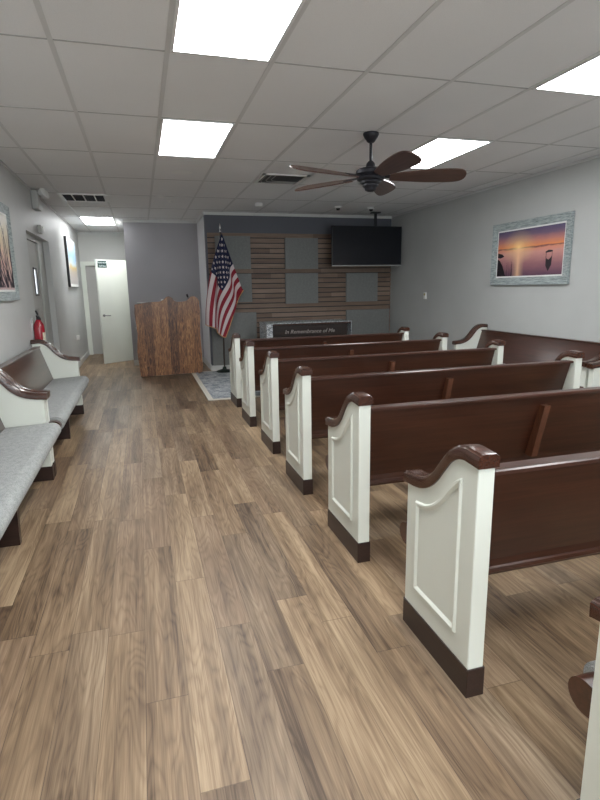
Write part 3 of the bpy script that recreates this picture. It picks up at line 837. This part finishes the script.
M_beach = mat('beach_print', (.5, .6, .7), .4); g = NT(M_beach)
tc = g.n('ShaderNodeTexCoord'); sp = g.n('ShaderNodeSeparateXYZ'); g.l(tc.outputs['Object'], sp.inputs[0])
n = g.noise(g.coords(), 4., 4, .6)
zz = g.math('ADD', g.math('ADD', sp.outputs[2], .5), g.math('MULTIPLY', g.math('SUBTRACT', n, .5), .3))
g.color(g.ramp(zz, [(.08, (.45, .42, .42)), (.34, (.42, .36, .30)), (.42, (.55, .38, .10)), (.48, (.5, .55, .55)), (.62, (.24, .42, .66)), (.9, (.55, .62, .68))]))
M_bframe = mat('dark_frame', (.02, .02, .022), .4)
frame('beach_picture', 'narrow looking blue and sand coloured picture on the left wall by the hallway', 1.30, .91, .008, .045, M_bframe, M_beach, (XL + .004, 11.53, 2.01), PI / 2, .05, lift=.032)

# ------------------------------------------------------------------ small wall fittings
# emergency light
em = thing('emergency_light', 'grey twin head emergency light high on the left wall above the exit door', 'emergency light', (XL, 8.08, 2.53))
bm = nb(); box(bm, 0, .085, -.12, .12, .0, .24, .012); obj('housing', bm, M_alu, em)
for s in (-1, 1):
    bm = nb(); lathe(bm, [(0, 0), (.03, .0), (.058, .05), (.062, .075), (.05, .082), (0, .078)], seg=20)
    o = obj('lamp_head', bm, M_plastic, em, smooth=40); o.location = (.10, s * .085, .20); o.rotation_euler = (R(-25 * s), R(75), 0)
hs = thing('alarm_strobe', 'small grey alarm strobe on the left wall right above the exit door', 'alarm', (XL, 8.25, 2.25))
bm = nb(); box(bm, 0, .05, -.06, .06, 0, .11, .008); obj('housing', bm, M_alu, hs)
bm = nb(); box(bm, .05, .075, -.04, .04, .03, .09, .008); obj('lens', bm, M_plastic, hs)
# fire extinguisher
fe = thing('fire_extinguisher', 'red fire extinguisher hanging on the left wall beside the exit door', 'fire extinguisher', (XL + .076, 7.04, .74)); fe.scale = (1.05, 1.05, 1.5)
bm = nb(); lathe(bm, [(0, 0), (.052, .0), (.058, .010), (.058, .20), (.052, .235), (.03, .262), (.022, .27), (0, .27)], seg=28); obj('cylinder', bm, M_redcan, fe, smooth=40)
bm = nb()
lathe(bm, [(0, .268), (.018, .268), (.018, .298), (0, .298)], seg=14); box(bm, -.009, .009, -.075, .015, .297, .307, .003)
prism(bm, [(-.085, .345), (-.078, .337), (.008, .308), (.012, .32)], 'x', -.009, .009)
obj('valve_handle', bm, M_black, fe)
bm = nb(); tube(bm, [(.0, .015, .285), (.01, .06, .28), (.015, .082, .24), (.015, .08, .16), (.012, .072, .08)], .008, 10); obj('hose', bm, M_black, fe, smooth=50)
bm = nb()
ring_ = [(.0590 * math.cos(R(a)), .0590 * math.sin(R(a))) for a in range(-50, 71, 10)]
vs0 = [bm.verts.new((x, y, .04)) for x, y in ring_]; vs1 = [bm.verts.new((x, y, .17)) for x, y in ring_]
for k in range(len(ring_) - 1): bm.faces.new((vs0[k], vs0[k + 1], vs1[k + 1], vs1[k]))
obj('paper_label', bm, M_label, fe, smooth=60)
bm = nb(); box(bm, -.074, -.057, -.02, .02, .1, .29, .002); obj('wall_bracket', bm, M_chrome, fe)
# thermostat, outlet
ts = thing('thermostat', 'small cream thermostat on the right wall near the television', 'thermostat', (XR, 8.38, 1.245))
bm = nb(); box(bm, -.022, 0, -.04, .04, 0, .115, .005); obj('housing', bm, M_plastic, ts)
bm = nb(); box(bm, -.025, -.021, -.022, .022, .06, .095, .001); obj('display', bm, mat('yellowed_display', (.45, .38, .15), .3), ts)
ws = thing('hand_rail_bracket', 'small white wall box low on the left wall near the hallway', 'wall box', (XL, 11.4, .53))
bm = nb(); box(bm, 0, .05, -.08, .08, 0, .09, .01); obj('cover', bm, M_plastic, ws)
ws.name = 'wall_box'

# ------------------------------------------------------------------ camera
f_px = 531.05; yaw, pitch, roll = .28340, .20784, -.016497
cy, sy = math.cos(yaw), math.sin(yaw)
Fv = Vector((sy, cy, 0)); Rv = Vector((cy, -sy, 0)); Uv = Vector((0, 0, 1))
cp, sp_ = math.cos(pitch), math.sin(pitch)
F2 = Fv * cp - Uv * sp_; U2 = Uv * cp + Fv * sp_
R3 = Rv * math.cos(roll) + U2 * math.sin(roll); U3 = U2 * math.cos(roll) - Rv * math.sin(roll)
cd = bpy.data.cameras.new('camera'); cam = bpy.data.objects.new('camera', cd); COL.objects.link(cam)
cd.sensor_fit = 'VERTICAL'; cd.sensor_height = 36; cd.sensor_width = 27; cd.lens = f_px * 36 / 800
cd.clip_start = .02
M = Matrix.Identity(4)
for i in range(3): M[i][0] = R3[i]; M[i][1] = U3[i]; M[i][2] = -F2[i]
M.translation = Vector((0, 0, CAMH)); cam.matrix_world = M
SC.camera = cam

# ------------------------------------------------------------------ world and view
w = bpy.data.worlds.new('world'); SC.world = w; w.use_nodes = True
w.node_tree.nodes['Background'].inputs[0].default_value = (.86, .95, 1., 1)
w.node_tree.nodes['Background'].inputs[1].default_value = 2.6
SC.view_settings.view_transform = 'Standard'; SC.view_settings.look = 'None'
SC.view_settings.gamma = 1; SC.view_settings.use_curve_mapping = False
SC.view_settings.exposure = 1.2
